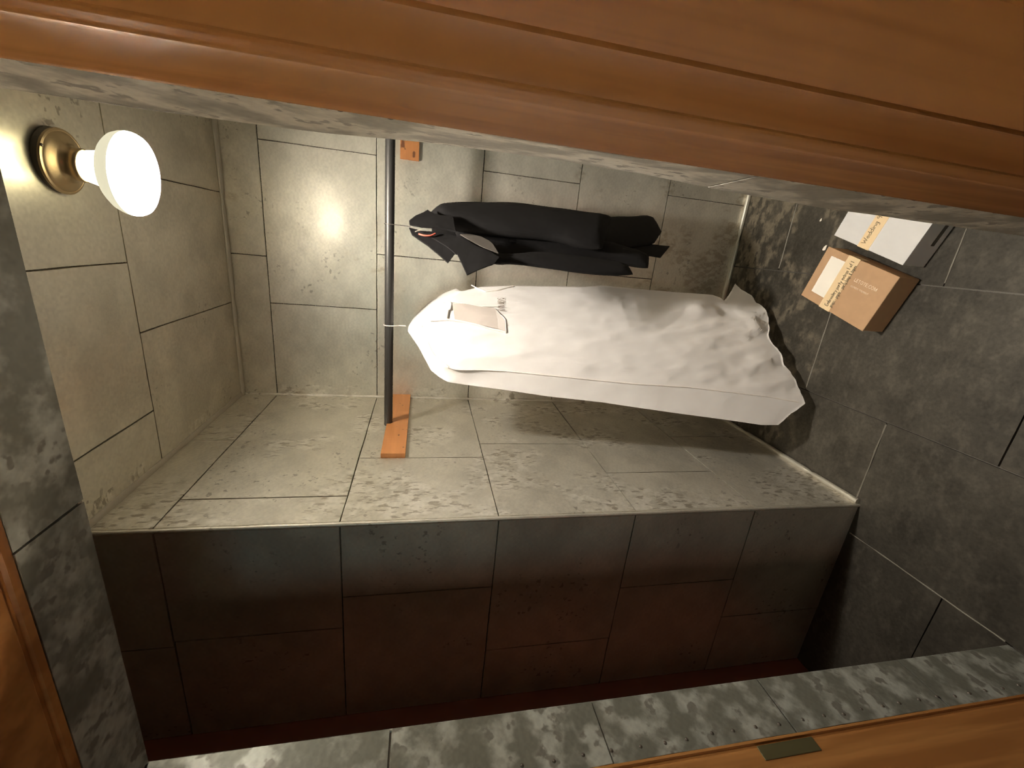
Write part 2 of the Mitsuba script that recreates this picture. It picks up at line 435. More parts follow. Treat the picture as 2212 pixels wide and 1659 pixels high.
bead('trim_1', (XL + 0.0, YB - 0.017, HC - 0.008), (XR, YB - 0.017, HC - 0.008), 0.015, 'solder', 'raised metal bead along the corner of ceiling and back wall', 1, flatten=(2, 0.7, HC - 0.006), breaks=(0.18, 0.27, 0.50))
bead('trim_2', (XL + 0.012, YP - 0.0, HC - 0.007), (XL + 0.012, YB, HC - 0.007), 0.013, 'solder', 'metal strip along the corner of ceiling and left wall', 2, flatten=(2, 0.5, HC - 0.004), breaks=(0.42,))
bead('trim_3', (XL, YB - 0.014, 0.012), (XR, YB - 0.014, 0.012), 0.013, 'solder', 'rounded metal bead along the foot of the back wall', 3, breaks=(0.3, 0.55, 0.7))
bead('trim_4', (XL + 0.013, YP, 0.011), (XL + 0.013, YB, 0.011), 0.012, 'solder', 'rounded metal bead along the foot of the left wall', 4, breaks=(0.2, 0.6))
bead('trim_5', (XL + 0.006, YB - 0.006, 0.0), (XL + 0.006, YB - 0.006, HC), 0.009, 'zinc', 'folded metal seam in the upright corner of back wall and left wall', 5, breaks=(0.35, 0.5))
bead('trim_6', (XL - 0.004, YP - 0.002, 0.0), (XL - 0.004, YP - 0.002, HC), 0.0075, 'zinc', 'folded upright metal edge where the left wall turns the corner', 6)


# ---- metal linings of the doorway
def jamb_sheets(name, cuts, point, u, n, mat, label, warp):
    for p, q in zip(cuts[:-1], cuts[1:]):
        sheet(name, point(p), u, np.array(point(q)) - np.array(point(p)), n, mat, next(ids), thick=0.0025, warp=warp)
    labels[name] = {'label': label, 'kind': 'structure'}


def twist(zz):
    """How far the inner edge of the right lining is bent out of line (towards the wall positive) at height zz."""
    return np.interp(zz, [0.0, 1.1, 1.3, 1.45, 1.6, 1.76, 1.9, 2.07, HH], [-0.004, -0.006, -0.002, 0.005, 0.007, 0.005, -0.002, -0.005, -0.004])


for z0, z1, mat in ((0.0, 1.34, 'zinc_patina'), (1.34, HH, 'zinc_patina')):
    sheet('trim_7', (JR + 0.002, YW - 0.004, z0), (0, YJ - YW + 0.004, 0), (0, 0, z1 - z0), (-1, 0, 0), mat, next(ids), thick=0.0025, warp=0.0035,
          bend=lambda P: np.c_[twist(P[:, 2]) * ((P[:, 1] - YW) / (YJ - YW)) ** 1.2 + np.interp(P[:, 2], [1.15, 1.35, 1.5, 1.72, 1.93], [0.010, 0.003, -0.003, -0.003, 0.012]) * (1 - (P[:, 1] - YW) / (YJ - YW)), 0 * P[:, 0], 0 * P[:, 0]])
labels['trim_7'] = {'label': 'mottled zinc lining of the right door jamb', 'kind': 'structure'}
jamb_sheets('trim_8', [0.0, 0.43, 0.892, 1.347, 1.803, HH],
            lambda z: (JL - 0.002, YW - 0.002, z), (0, YJ - YW + 0.002, 0), (1, 0, 0), 'zinc_blue', 'blue-grey zinc lining of the left door jamb', 0.0030)
jamb_sheets('trim_9', [JL + 0.004, -0.42, JR - 0.004], lambda x: (x, YW + 0.010, HH + 0.002), (0, YJ - YW - 0.010, 0), (0, 0, -1), 'zinc_blue', 'dull dark zinc lining of the doorway head', 0.003)
# solid cores behind the linings, with a rolled inner edge
for key, b in (('trim_7', box(JR + 0.0190, JR + 0.03, YW - 0.004, YJ, 0, HH + 0.02)), ('trim_8', box(JL - 0.03, JL - 0.0035, YW - 0.002, YJ, 0, HH + 0.02)), ('trim_9', box(JL, JR, YW + 0.010, YJ, HH + 0.0035, HH + 0.03))):
    put('core', b, 'dark_backing', key)
for key, P, mat in (('trim_7', [(JR + 0.004 + twist(q), YJ - 0.003, q) for q in np.linspace(0, HH, 40)], 'zinc_patina'), ('trim_8', ((JL - 0.004, YJ - 0.003, 0), (JL - 0.004, YJ - 0.003, HH)), 'zinc_blue'), ('trim_9', ((JL, YJ - 0.003, HH + 0.004), (JR, YJ - 0.003, HH + 0.004)), 'zinc')):
    put('rolled_edge', tube(resample(P, 40), 0.0040, 8), mat, key, smooth=60)

nail = lathe([(0.0001, 0.0020), (0.0022, 0.0016), (0.0036, 0.0008), (0.0042, -0.002)], 10)
nail_j = lathe([(0.0001, 0.0024), (0.0025, 0.0018), (0.0038, 0.0009), (0.0044, -0.001)], 10)
z = 2.22
while z > 0.05:
    m = nail.copy()
    m.apply_transform(trimesh.transformations.rotation_matrix(-math.pi / 2, (0, 1, 0)))
    m.apply_translation((JR + 0.0015, 0.534 + rng.uniform(-0.003, 0.003), z))
    put('nail', m, 'nail_iron', 'trim_7', smooth=True)
    z -= 0.0515 + rng.uniform(-0.004, 0.004)
z = 2.21
while z > 0.05:
    m = nail_j.copy()
    m.apply_transform(trimesh.transformations.rotation_matrix(math.pi / 2, (0, 1, 0)))
    m.apply_translation((JL + 0.001, 0.548 + rng.uniform(-0.003, 0.003), z))
    put('nail', m, 'nail_iron', 'trim_8', smooth=True)
    z -= 0.060 + rng.uniform(-0.008, 0.008)


# ---- woodwork of the doorway: moulded profiles run along the jambs
def profile_strip(prof, place, z0, z1, n, back):
    """Extrudes a (y, recess) profile between two positions of the third axis; place(y, recess, t) -> point."""
    prof = np.asarray(prof, float)
    full = np.vstack([prof, [[prof[-1, 0], back], [prof[0, 0], back]]])
    ts = np.linspace(z0, z1, n)
    V = np.array([[place(a, b, t) for a, b in full] for t in ts])
    F = grid_faces(n, len(full), True)
    m = trimesh.Trimesh(V.reshape(-1, 3), F, process=False)
    m.fix_normals()
    return m


DK = YW / 0.755                       # the mouldings' drawing scale
RIGHT = [(0.755, 0.012), (0.7535, -0.003), (0.750, -0.004), (0.740, -0.003), (0.71, 0.0015), (0.68, 0.005), (0.65, 0.0075), (0.62, 0.007), (0.60, 0.004), (0.588, 0.001), (0.580, -0.001), (0.572, 0.0005), (0.548, 0.0005), (0.542, 0.003), (0.539, 0.016), (0.530, 0.016),
         (0.527, 0.002), (0.522, -0.0005), (0.512, 0.001), (0.498, 0.006), (0.480, 0.011), (0.462, 0.013), (0.445, 0.012), (0.430, 0.008), (0.420, 0.0045), (0.417, 0.016), (0.407, 0.016), (0.403, 0.002), (0.398, 0.0), (0.252, 0.0), (0.249, 0.003)]
put('trim_10', profile_strip(RIGHT, lambda a, b, t: (JR + b * DK, a * DK, t), 0, HH + 0.02, 2, 0.03), 'wood', smooth=35)
tag('trim_10', 'moulded orange-brown wooden jamb along the right side of the doorway', kind='structure')
LEFT = [(0.755, 0.0), (0.752, -0.002), (0.746, -0.002), (0.743, 0.004), (0.736, 0.006), (0.730, 0.0015), (0.724, 0.0), (0.690, 0.0), (0.684, 0.002), (0.676, 0.003), (0.670, 0.0015), (0.60, 0.0), (0.52, 0.0), (0.40, 0.0), (0.252, 0.0)]
put('trim_11', profile_strip(LEFT, lambda a, b, t: (JL - b * DK, a * DK, t), 0, HH + 0.02, 2, 0.03), 'wood', smooth=35)
tag('trim_11', 'moulded wooden jamb along the left side of the doorway with a latch plate', kind='structure')
sp = rounded_box(0.0024, 0.028, 0.147, 0.0009, 6)
sp.apply_translation((JL + 0.0006, 0.4985, 0.9385))
put('strike_plate', sp, 'strike_bronze', 'trim_11', smooth=40)
labels['trim_11__strike_plate'] = {'label': 'tarnished bronze strike plate'}
HEAD = [(0.770, 0.0), (0.762, -0.002), (0.752, -0.002), (0.748, 0.004), (0.740, 0.004), (0.735, 0.0), (0.69, 0.0), (0.66, 0.006), (0.62, 0.010), (0.585, 0.004), (0.575, 0.0), (0.54, 0.0), (0.535, 0.008), (0.528, 0.008), (0.524, 0.0), (0.42, 0.0), (0.252, 0.0)]
put('trim_12', profile_strip(HEAD, lambda a, b, t: (t, a * DK, HH + b * DK), JL, JR, 2, 0.03), 'wood', smooth=35)
tag('trim_12', 'wooden head board across the top of the doorway', kind='structure')

# ------------------------------------------------------------------ ceiling lamp
LX, LY = 0.090, 1.362


def lamp():
    k = 'ceiling_lamp'
    tag(k, 'brass ceiling lamp with a glowing white reflector bulb', 'lamp')
    tilt = T().translate([LX, LY, HC - 0.002]).rotate([0, 1, 0], 4.5).rotate([1, 0, 0], 1.0)
    spacer = [(0.0001, 0.001), (0.0745, 0.001), (0.0745, -0.0125), (0.060, -0.0125)]
    flange = [(0.0600, -0.0120), (0.0745, -0.0120), (0.0755, -0.0140), (0.0750, -0.0180), (0.0705, -0.0195), (0.0690, -0.0185), (0.0675, -0.0195)]
    body = [(0.0680, -0.0185), (0.0665, -0.0205), (0.0620, -0.0230), (0.0550, -0.0262), (0.0475, -0.0300), (0.0415, -0.0340), (0.0380, -0.0430), (0.0372, -0.0500), (0.0392, -0.0540), (0.0392, -0.0600), (0.0372, -0.0625), (0.0300, -0.0625)]
    put('spacer', lathe(spacer), 'dark_backing', k, smooth=40, to_world=tilt)
    put('base_flange', lathe(flange), 'brass', k, smooth=40, to_world=tilt)
    put('base_cup', lathe(body), 'brass', k, smooth=50, to_world=tilt)
    for a in (2.0, 5.1):
        s = lathe([(0.0001, -0.0215), (0.003, -0.0210), (0.004, -0.0190), (0.004, -0.0175)], 10)
        s.apply_translation((0.0722 * math.cos(a), 0.0722 * math.sin(a), 0))
        put('screw', s, 'nail_iron', k, smooth=True, to_world=tilt)
    neck = [(0.0330, -0.058), (0.0350, -0.063), (0.0375, -0.070), (0.0405, -0.083), (0.0440, -0.098), (0.0480, -0.112), (0.0505, -0.120)]
    bell = [(0.0510, -0.1205), (0.0560, -0.1185), (0.0700, -0.1200), (0.0840, -0.1265), (0.0935, -0.1370), (0.0985, -0.1490), (0.1000, -0.1590)]
    rim = [(0.1000, -0.1590), (0.0998, -0.1640), (0.0985, -0.1700), (0.0950, -0.1760)]
    face = [(0.0950, -0.1760), (0.0880, -0.1792), (0.0780, -0.1812), (0.0600, -0.1834), (0.0400, -0.1848), (0.0200, -0.1855), (0.0003, -0.1857)]
    glass = {'type': 'diffuse', 'reflectance': rgb(0.85, 0.82, 0.75)}
    for nm, pr, em in (('bulb_neck', neck, LAMP_NECK), ('bulb_bell', bell, (0.205, 0.195, 0.14)), ('bulb_rim', rim, (3.0, 2.6, 1.7)), ('bulb_face', face, LAMP_FACE)):
        m = lathe(pr)
        if nm == 'bulb_neck':
            flip = m.face_normals[0] @ (m.triangles_center[0] * [1, 1, 0]) < 0
        if flip:
            m.invert()
        put(nm, m, glass, k, smooth=True, to_world=tilt, emitter={'type': 'area', 'radiance': rgb(*em)})
    for i in range(5):                               # the filament's reflector beam, spread over the middle of the face
        a = 2 * math.pi * i / 5
        o = np.array([LX + 0.026 * math.cos(a) - 0.0155, LY + 0.026 * math.sin(a) + 0.0035, HC - 0.1935])
        scene['lamp_beam_%03d' % (i + 1)] = {'type': 'spot', 'to_world': T().look_at(origin=o.tolist(), target=(o + np.array([-0.06, 0.02, -1.0])).tolist(), up=[0, 1, 0]),
                                             'intensity': rgb(*LAMP_BEAM), 'beam_width': 14.0, 'cutoff_angle': 56.0}
    put('bulb_collar', lathe([(0.0480, -0.1130), (0.0520, -0.1150), (0.0530, -0.1175), (0.0525, -0.1200), (0.0500, -0.1210)]), 'bulb_cement', k, smooth=True, to_world=tilt)
    labels[k + '__bulb_face'] = {'label': 'bright frosted bulb face'}


lamp()

# ------------------------------------------------------------------ the leaded window at the far end of the hall: it is what the bright metal mirrors in colours
def hall_window():
    k = 'window_1'
    x0, x1, z0, z1, y = -1.08, -0.16, 0.30, 2.58, -2.296
    put('frame', cat_(box(x0 - 0.05, x1 + 0.05, y, y + 0.03, z0 - 0.05, z0), box(x0 - 0.05, x1 + 0.05, y, y + 0.03, z1, z1 + 0.05), box(x0 - 0.05, x0, y, y + 0.03, z0, z1), box(x1, x1 + 0.05, y, y + 0.03, z0, z1)), 'wood', k)
    labels[k] = {'label': 'coloured leaded window at the far end of the hall', 'kind': 'structure'}
    xs, zs = np.linspace(x0, x1, 4), np.linspace(z0, z1, 7)
    put('lead_bars', cat_(*[box(x - 0.006, x + 0.006, y, y + 0.012, z0, z1) for x in xs[1:-1]], *[box(x0, x1, y, y + 0.012, q - 0.006, q + 0.006) for q in zs[1:-1]]), 'dark_backing', k)
    A, C, G, R, P, W, D = (0.10, 0.07, 0.035), (0.30, 0.85, 0.95), (0.35, 0.85, 0.50), (1.0, 0.12, 0.12), (0.75, 0.36, 0.30), (0.48, 0.62, 0.56), (0.05, 0.035, 0.02)
    grid = [[D, D, R], [D, D, P], [A, A, G], [C, A, P], [A, C, W], [A, W, A]]
    for i in range(6):
        for j in range(3):
            put('pane', box(xs[j] + 0.007, xs[j + 1] - 0.007, y + 0.002, y + 0.006, zs[i] + 0.007, zs[i + 1] - 0.007), {'type': 'diffuse', 'reflectance': rgb(0.1, 0.1, 0.1)}, k,
                emitter={'type': 'area', 'radiance': rgb(*[WINDOW_GLOW * c for c in grid[i][j]])})


hall_window()


def hall_sconce():
    """A wall lamp in the hall with an upturned bowl: its light rakes over the right-hand woodwork and dies away below the bowl's rim."""
    k = 'wall_lamp'
    tag(k, 'brass wall lamp with an upturned bowl in the hall left of the doorway', 'lamp')
    at = T().translate([-1.83, -0.38, 1.84])
    bowl = [(0.002, -0.085), (0.03, -0.082), (0.06, -0.066), (0.08, -0.042), (0.094, 0.006), (0.091, 0.006), (0.077, -0.040), (0.057, -0.062), (0.03, -0.077), (0.002, -0.080)]
    put('bowl', lathe(bowl), 'brass', k, smooth=40, to_world=at)
    put('arm', tube(smooth_curve([(-1.948, -0.38, 1.70), (-1.88, -0.38, 1.69), (-1.842, -0.38, 1.71), (-1.83, -0.38, 1.757)], 24), 0.008, 10), 'brass', k, smooth=60)
    put('back_plate', move(trimesh.creation.cylinder(0.045, 0.01, 32), T_rot((0, 1, 0), 90, (-1.9445, -0.38, 1.70))), 'brass', k, smooth=40)
    glow = lathe([(0.0003, 0.045)] + [(0.045 * math.sin(t), 0.045 * math.cos(t)) for t in np.linspace(0.15, math.pi - 0.3, 14)] + [(0.012, -0.055), (0.012, -0.078)], 32)
    if glow.face_normals[8 * 64] @ glow.triangles_center[8 * 64] < 0:
        glow.invert()
    put('bulb', glow, {'type': 'diffuse', 'reflectance': rgb(0.7, 0.7, 0.7)}, k, smooth=True,
        to_world=at, emitter={'type': 'area', 'radiance': rgb(*SCONCE_GLOW)})


hall_sconce()

# ------------------------------------------------------------------ rod, cleat, block
RY, RZ, RR = 1.905, 1.905, 0.0187
put('clothes_rod', tube(resample([(XL + 0.010, RY, RZ), (XR - 0.002, RY, RZ)], 30), RR, 28), 'rod_steel', smooth=50)
tag('clothes_rod', 'dark steel clothes rod running across the closet under the ceiling', 'rod')
m = box(XL + 0.0015, XL + 0.0225, 1.592, YB - 0.002, 1.815, 1.911)
m = trimesh.boolean.difference([m, cat_(box(XL - 0.01, XL + 0.05, RY - RR - 0.0008, RY + RR + 0.0008, RZ - 0.002, 1.95))], engine='manifold')
cy = trimesh.creation.cylinder(RR + 0.0008, 0.08, 40)
cy.apply_transform(trimesh.transformations.rotation_matrix(math.pi / 2, (0, 1, 0)))
cy.apply_translation((XL, RY, RZ))
m = trimesh.boolean.difference([m, cy], engine='manifold')
put('wooden_cleat', m, 'pine')
tag('wooden_cleat', 'orange wooden cleat on the left wall holding the end of the clothes rod', 'cleat')
put('wooden_block', box(0.333, 0.62, YB - 0.024, YB - 0.003, 1.802, 1.887), 'pine')
tag('wooden_block', 'short reddish wooden block on the back wall beside the right door jamb', 'block')

# ------------------------------------------------------------------ garments: frames hanging from the rod
def frame(px, py, deg):
    a = math.radians(deg)
    d, n = np.array([math.cos(a), math.sin(a), 0]), np.array([math.sin(a), -math.cos(a), 0])
    o = np.array([px, py, 0])
    return lambda s, zz, t: o + np.multiply.outer(np.asarray(s, float), d) + np.multiply.outer(np.asarray(t, float), n) + np.multiply.outer(np.asarray(zz, float), [0, 0, 1.0])


BAG = frame(-0.38, RY, 50)
SWING = lambda zz: 0.05 * (1.824 - np.asarray(zz))     # the bag's foot stands a little forward


def garment_bag():
    k = 'garment_bag'
    tag(k, 'long white cloth garment bag with a clear pocket hanging from the rod', 'garment bag')
    FL = [(-0.044, 1.769), (-0.117, 1.744), (-0.189, 1.715), (-0.250, 1.655), (-0.261, 1.620), (-0.260, 1.519), (-0.265, 1.415), (-0.282, 1.258), (-0.299, 1.096), (-0.323, 0.870), (-0.340, 0.603), (-0.387, 0.241), (-0.423, 0.072)]
    FR = [(-0.031, 1.764), (0.009, 1.733), (0.061, 1.690), (0.125, 1.653), (0.170, 1.596), (0.208, 1.498), (0.222, 1.366), (0.229, 1.184), (0.237, 0.996), (0.249, 0.898), (0.243, 0.802), (0.232, 0.606), (0.224, 0.404), (0.220, 0.301), (0.203, 0.265), (0.162, 0.251), (0.215, 0.204), (0.312, 0.131)]
    BT = [(0.312, 0.131), (0.247, 0.097), (0.143, 0.065), (0.066, 0.058), (-0.009, 0.086), (-0.053, 0.113), (-0.203, 0.090), (-0.294, 0.064), (-0.339, 0.066), (-0.423, 0.072)]
    BL = [(-0.029, 1.824), (-0.117, 1.774), (-0.232, 1.722), (-0.266, 1.686), (-0.288, 1.654), (-0.301, 1.579), (-0.325, 1.420), (-0.356, 1.238), (-0.385, 1.007), (-0.409, 0.868), (-0.439, 0.684), (-0.475, 0.449), (-0.502, 0.287), (-0.503, 0.205)]
    TR = [(0.016, 1.826), (0.070, 1.805), (0.112, 1.780), (0.165, 1.739), (0.205, 1.697), (0.230, 1.671), (0.265, 1.608)]
    N, M, K = 110, 56, 7
    # both sides are sampled by height so that rows stay level
    def by_height(C, n):
        C = resample(C, 400)
        w = np.linspace(0, 1, n) ** 1.0
        t = np.linspace(0, 1, 400)
        return np.stack([np.interp(w, t, C[:, i]) for i in (0, 1)], 1)
    fl, fr = by_height(FL, N), by_height(FR, N)
    bt = resample(BT[::-1], M)
    tp = resample([FL[0], FR[0]], M)
    u, v = np.linspace(0, 1, N)[:, None, None], np.linspace(0, 1, M)[None, :, None]
    C = (1 - v) * fl[:, None] + v * fr[:, None] + (1 - u) * tp[None] + u * bt[None] - ((1 - u) * (1 - v) * tp[0] + u * v * bt[-1] + (1 - u) * v * tp[-1] + u * (1 - v) * bt[0])
    S, Z = C[..., 0], C[..., 1]

    def bulge(S, Z, v):
        q = np.stack([S * 7, Z * 1.1, S * 0 + 3], -1)
        q2 = np.stack([S * 17 + Z * 3, Z * 5, S * 0 + 8], -1)
        q3 = np.stack([S * 34 - Z * 10, Z * 16 + S * 9, S * 0 + 1], -1)
        e = np.clip(np.minimum(v, 1 - v) / 0.10, 0, 1)
        low = np.clip((0.75 - Z) / 0.6, 0, 1)
        h = 0.040 * (meshkit.fbm(q, 3, 3) - 0.5) + (0.016 + 0.016 * low) * (meshkit.fbm(q2, 3, 5) - 0.5) + (0.005 + 0.006 * low) * (meshkit.fbm(q3, 2, 6) - 0.5)
        g = lambda s0, z0, a, b, amp: amp * np.exp(-((S - s0) / a) ** 2 - ((Z - z0) / b) ** 2)
        h = h + g(0.10, 0.43, 0.050, 0.06, 0.022) - g(0.13, 0.28, 0.05, 0.05, 0.022) + g(0.23, 0.22, 0.05, 0.06, 0.018) + g(0.02, 0.17, 0.05, 0.04, 0.016) - g(0.07, 0.24, 0.03, 0.07, 0.010)
        h = h + 0.020 * np.sin(np.clip(v, 0, 1) * math.pi) ** 0.7
        h = h - 0.020 * np.exp(-((v - 0.02) / 0.02) ** 2) * 0
        return h * (0.15 + 0.85 * e)

    vv = np.broadcast_to(np.linspace(0, 1, M)[None, :], S.shape)
    front = BAG(S, Z, 0.05 + SWING(Z) + bulge(S, Z, vv))
    bl = resample(BL, N)
    tr = resample(TR, 18)
    br = fr.copy()
    br[:18] = tr
    br[18:, 0] = fr[18:, 0] - 0.02
    w = np.clip((np.arange(N) - 17) / 10, 0, 1)[:, None]
    br = tr[-1] * 0 + (1 - w) * np.vstack([tr, np.repeat(tr[-1:], N - 18, 0)]) + w * br
    br[18:, 1] = np.minimum(br[18:, 1], br[17, 1])
    PBL = BAG(bl[:, 0], bl[:, 1], SWING(bl[:, 1]))
    tb = -0.03 - 0.06 * w[:, 0]
    PBR = BAG(br[:, 0], br[:, 1], tb + SWING(br[:, 1]))
    kk = np.linspace(0, 1, K)[1:-1]

    def side(A, B, amp, seed):
        L = A[:, None] * (1 - kk[None, :, None]) + B[:, None] * kk[None, :, None]
        h = amp * np.sin(kk * math.pi)[None, :] * (0.4 + 1.2 * meshkit.fbm(L * 6, 2, seed)) + 0.012 * (meshkit.fbm(L * 13, 3, seed) - 0.5)
        dirn = (front[:, M // 2] - (PBL + PBR) / 2)
        c = (front[:, 0] + front[:, -1] + PBL + PBR) / 4
        outw = (A + B) / 2 - c
        outw[:, 2] = 0
        outw /= np.linalg.norm(outw, axis=1, keepdims=True) + 1e-9
        return L - outw[:, None] * h[..., None]
    right = side(front[:, -1], PBR, 0.010, 3)
    back = PBR[:, None] * (1 - np.linspace(0, 1, 14)[None, :, None]) + PBL[:, None] * np.linspace(0, 1, 14)[None, :, None]
    left = side(PBL, front[:, 0], 0.003, 9)
    ring = np.concatenate([front, right, back, left], 1)
    ring[..., 2] = np.maximum(ring[..., 2], 0.006)
    nr = ring.shape[1]
    V = ring.reshape(-1, 3)
    F = grid_faces(N, nr, True)
    c0, c1 = ring[0].mean(0), ring[-1].mean(0) + np.array([0, 0, 0.02])
    V = np.vstack([V, c0, c1])
    caps = [(N * nr, j, (j + 1) % nr) for j in range(nr)] + [(N * nr + 1, (N - 1) * nr + (j + 1) % nr, (N - 1) * nr + j) for j in range(nr)]
    m = trimesh.Trimesh(V, np.vstack([F, caps]), process=False)
    if m.volume < 0:
        m.invert()
    put('cover', m, 'white_cotton', k, smooth=38)

    # a point of the front panel, lifted by h
    from scipy.spatial import cKDTree
    tree = cKDTree(np.stack([S.ravel(), Z.ravel()], 1))
    hh = (0.05 + SWING(Z) + bulge(S, Z, vv)).ravel()

    def on(P, h):
        P = np.asarray(P, float)
        d, i = tree.query(P, k=4)
        wgt = 1 / (d + 1e-4)
        t = (hh[i] * wgt).sum(-1) / wgt.sum(-1)
        return BAG(P[..., 0], P[..., 1], t + h)

    def patch(poly, h, n=8):
        A, B, Cc, D = (np.array(x) for x in poly)
        a, b = np.meshgrid(np.linspace(0, 1, n), np.linspace(0, 1, n), indexing='ij')
        Q = (1 - a)[..., None] * ((1 - b)[..., None] * A + b[..., None] * B) + a[..., None] * ((1 - b)[..., None] * D + b[..., None] * Cc)
        top, bot = on(Q, h).reshape(-1, 3), on(Q, h - 0.002).reshape(-1, 3)
        f = grid_faces(n, n)
        return trimesh.Trimesh(np.vstack([top, bot]), np.vstack([f, f[:, ::-1] + n * n]), process=False)

    put('clear_pocket', patch([(0.076, 1.637), (-0.026, 1.628), (-0.058, 1.440), (0.062, 1.447)], 0.0045), 'window_vinyl', k, smooth=True)
    labels[k + '__clear_pocket'] = {'label': 'greyish see-through pocket'}
    put('pocket_flap', patch([(0.062, 1.447), (-0.058, 1.440), (-0.072, 1.408), (-0.010, 1.409)], 0.0050), 'vinyl_lip', k, smooth=True)
    for P, r in (([(0.096, 1.675), (0.079, 1.588), (0.066, 1.505), (0.076, 1.430)], 0.0028), ([(-0.032, 1.729), (-0.027, 1.660), (-0.032, 1.590), (-0.050, 1.511), (-0.075, 1.408)], 0.0042),
                 ([(0.098, 1.655), (0.076, 1.640), (0.034, 1.646), (0.030, 1.655), (-0.022, 1.662)], 0.0052), ([(-0.075, 1.406), (-0.013, 1.406), (0.037, 1.438)], 0.0022), ([(0.209, 1.545), (0.165, 1.483), (0.176, 1.424), (0.213, 1.349)], 0.003)):
        put('piping_cord', tube(on(resample(P, 24), 0.004), r, 8), 'cream_trim', k, smooth=60)
    # shoulder binding seen along the left shoulder
    bind = [(-0.030, 1.779), (-0.10, 1.753), (-0.165, 1.727), (-0.205, 1.697)]
    put('shoulder_binding', tube(on(smooth_curve([(-0.044, 1.767), (-0.117, 1.742), (-0.189, 1.713), (-0.250, 1.653)], 30), 0.000), 0.0045, 8), 'cream_trim', k, smooth=60)

    put('panel_seam', tube(front[:, 0][4:-2] + 0.0008 * np.array([0.1, -1.0, 0]), 0.0022, 6), 'cream_trim', k, smooth=60)

    # printed name, tall thin serif capitals, 30 mm high
    def bar(a, b, w0, w1=None):
        a, b = np.array(a, float), np.array(b, float)
        w1 = w0 if w1 is None else w1
        e = np.array([1.0, 0]) if abs(b - a)[1] > 0.2 else np.array([0, 1.0])
        n = 6
        L = np.linspace(0, 1, n)[:, None]
        mid = a * (1 - L) + b * L
        ww = (w0 * (1 - L) + w1 * L) / 2
        return np.stack([mid - e * ww, mid + e * ww], 1)

    def arc(c, rx, ry, a0, a1, w0, w1):
        t = np.radians(np.linspace(a0, a1, 14))
        w = (w0 + (w1 - w0) * np.sin(np.linspace(0, math.pi, 14))) / 2
        o = np.stack([c[0] + (rx + w) * np.cos(t), c[1] + (ry + w) * np.sin(t)], 1)
        i = np.stack([c[0] + (rx - w) * np.cos(t), c[1] + (ry - w) * np.sin(t)], 1)
        return np.stack([i, o], 1)
    G = {'D': (0.9, [bar((0.15, 0), (0.15, 1), 0.2), bar((0, 0.015), (0.35, 0.015), 0.03), bar((0, 0.985), (0.35, 0.985), 0.03), arc((0.25, 0.5), 0.5, 0.49, -90, 90, 0.03, 0.16)]),
         'A': (0.85, [bar((0.08, 0), (0.42, 1), 0.05), bar((0.78, 0), (0.42, 1), 0.2), bar((0.2, 0.33), (0.68, 0.33), 0.035)]),
         'V': (0.85, [bar((0.1, 1), (0.48, 0), 0.2), bar((0.82, 1), (0.48, 0), 0.05)]),
         'I': (0.42, [bar((0.2, 0), (0.2, 1), 0.2), bar((0.02, 0.015), (0.38, 0.015), 0.03), bar((0.02, 0.985), (0.38, 0.985), 0.03)]),
         'S': (0.65, [arc((0.32, 0.75), 0.24, 0.23, 20, 270, 0.05, 0.14), arc((0.32, 0.26), 0.25, 0.25, 90, -160, 0.05, 0.16)])}
    x, quads = 0.0, []
    for ch in 'DAVIDS':
        wd, strokes = G[ch]
        for st in strokes:
            quads.append(st + np.array([x, 0]))
        x += wd + 0.06
    V, F, o = [], [], 0
    for st in quads:
        P = np.stack([0.045 + st[..., 0] * 0.078 / x, 1.402 + st[..., 1] * 0.030], -1)
        W = on(P, 0.0055)
        n = len(W)
        V.append(W.reshape(-1, 3))
        F.append(grid_faces(n, 2) + o)
        o += 2 * n
    put('printed_name', trimesh.Trimesh(np.vstack(V), np.vstack(F), process=False), 'print_ink', k)
    labels[k + '__printed_name'] = {'label': 'thin grey printed capitals'}


def hook(name, x, mat, label, wire, foot):
    """A hanger's hook over the rod, its shank running down to the garment's neck."""
    a = np.radians(np.linspace(200, -50, 26))
    P = [(x, RY + (RR + wire + 0.0006) * math.cos(t), RZ + (RR + wire + 0.0006) * math.sin(t)) for t in a]
    P = [(x, RY + 0.001, foot), (x, RY - 0.001, RZ - 0.042), (x, RY - (RR + wire) * 0.78, RZ - 0.026)] + P[2:]
    tag(put(name, tube(resample(P, 70), wire, 8), mat, smooth=60), label, 'hook')


garment_bag()
hook('hanger_hook', -0.380, 'cream_trim', 'cream hanger hook over the rod above the white garment bag', 0.0026, 1.834)

JK = frame(0.034, RY, 50)


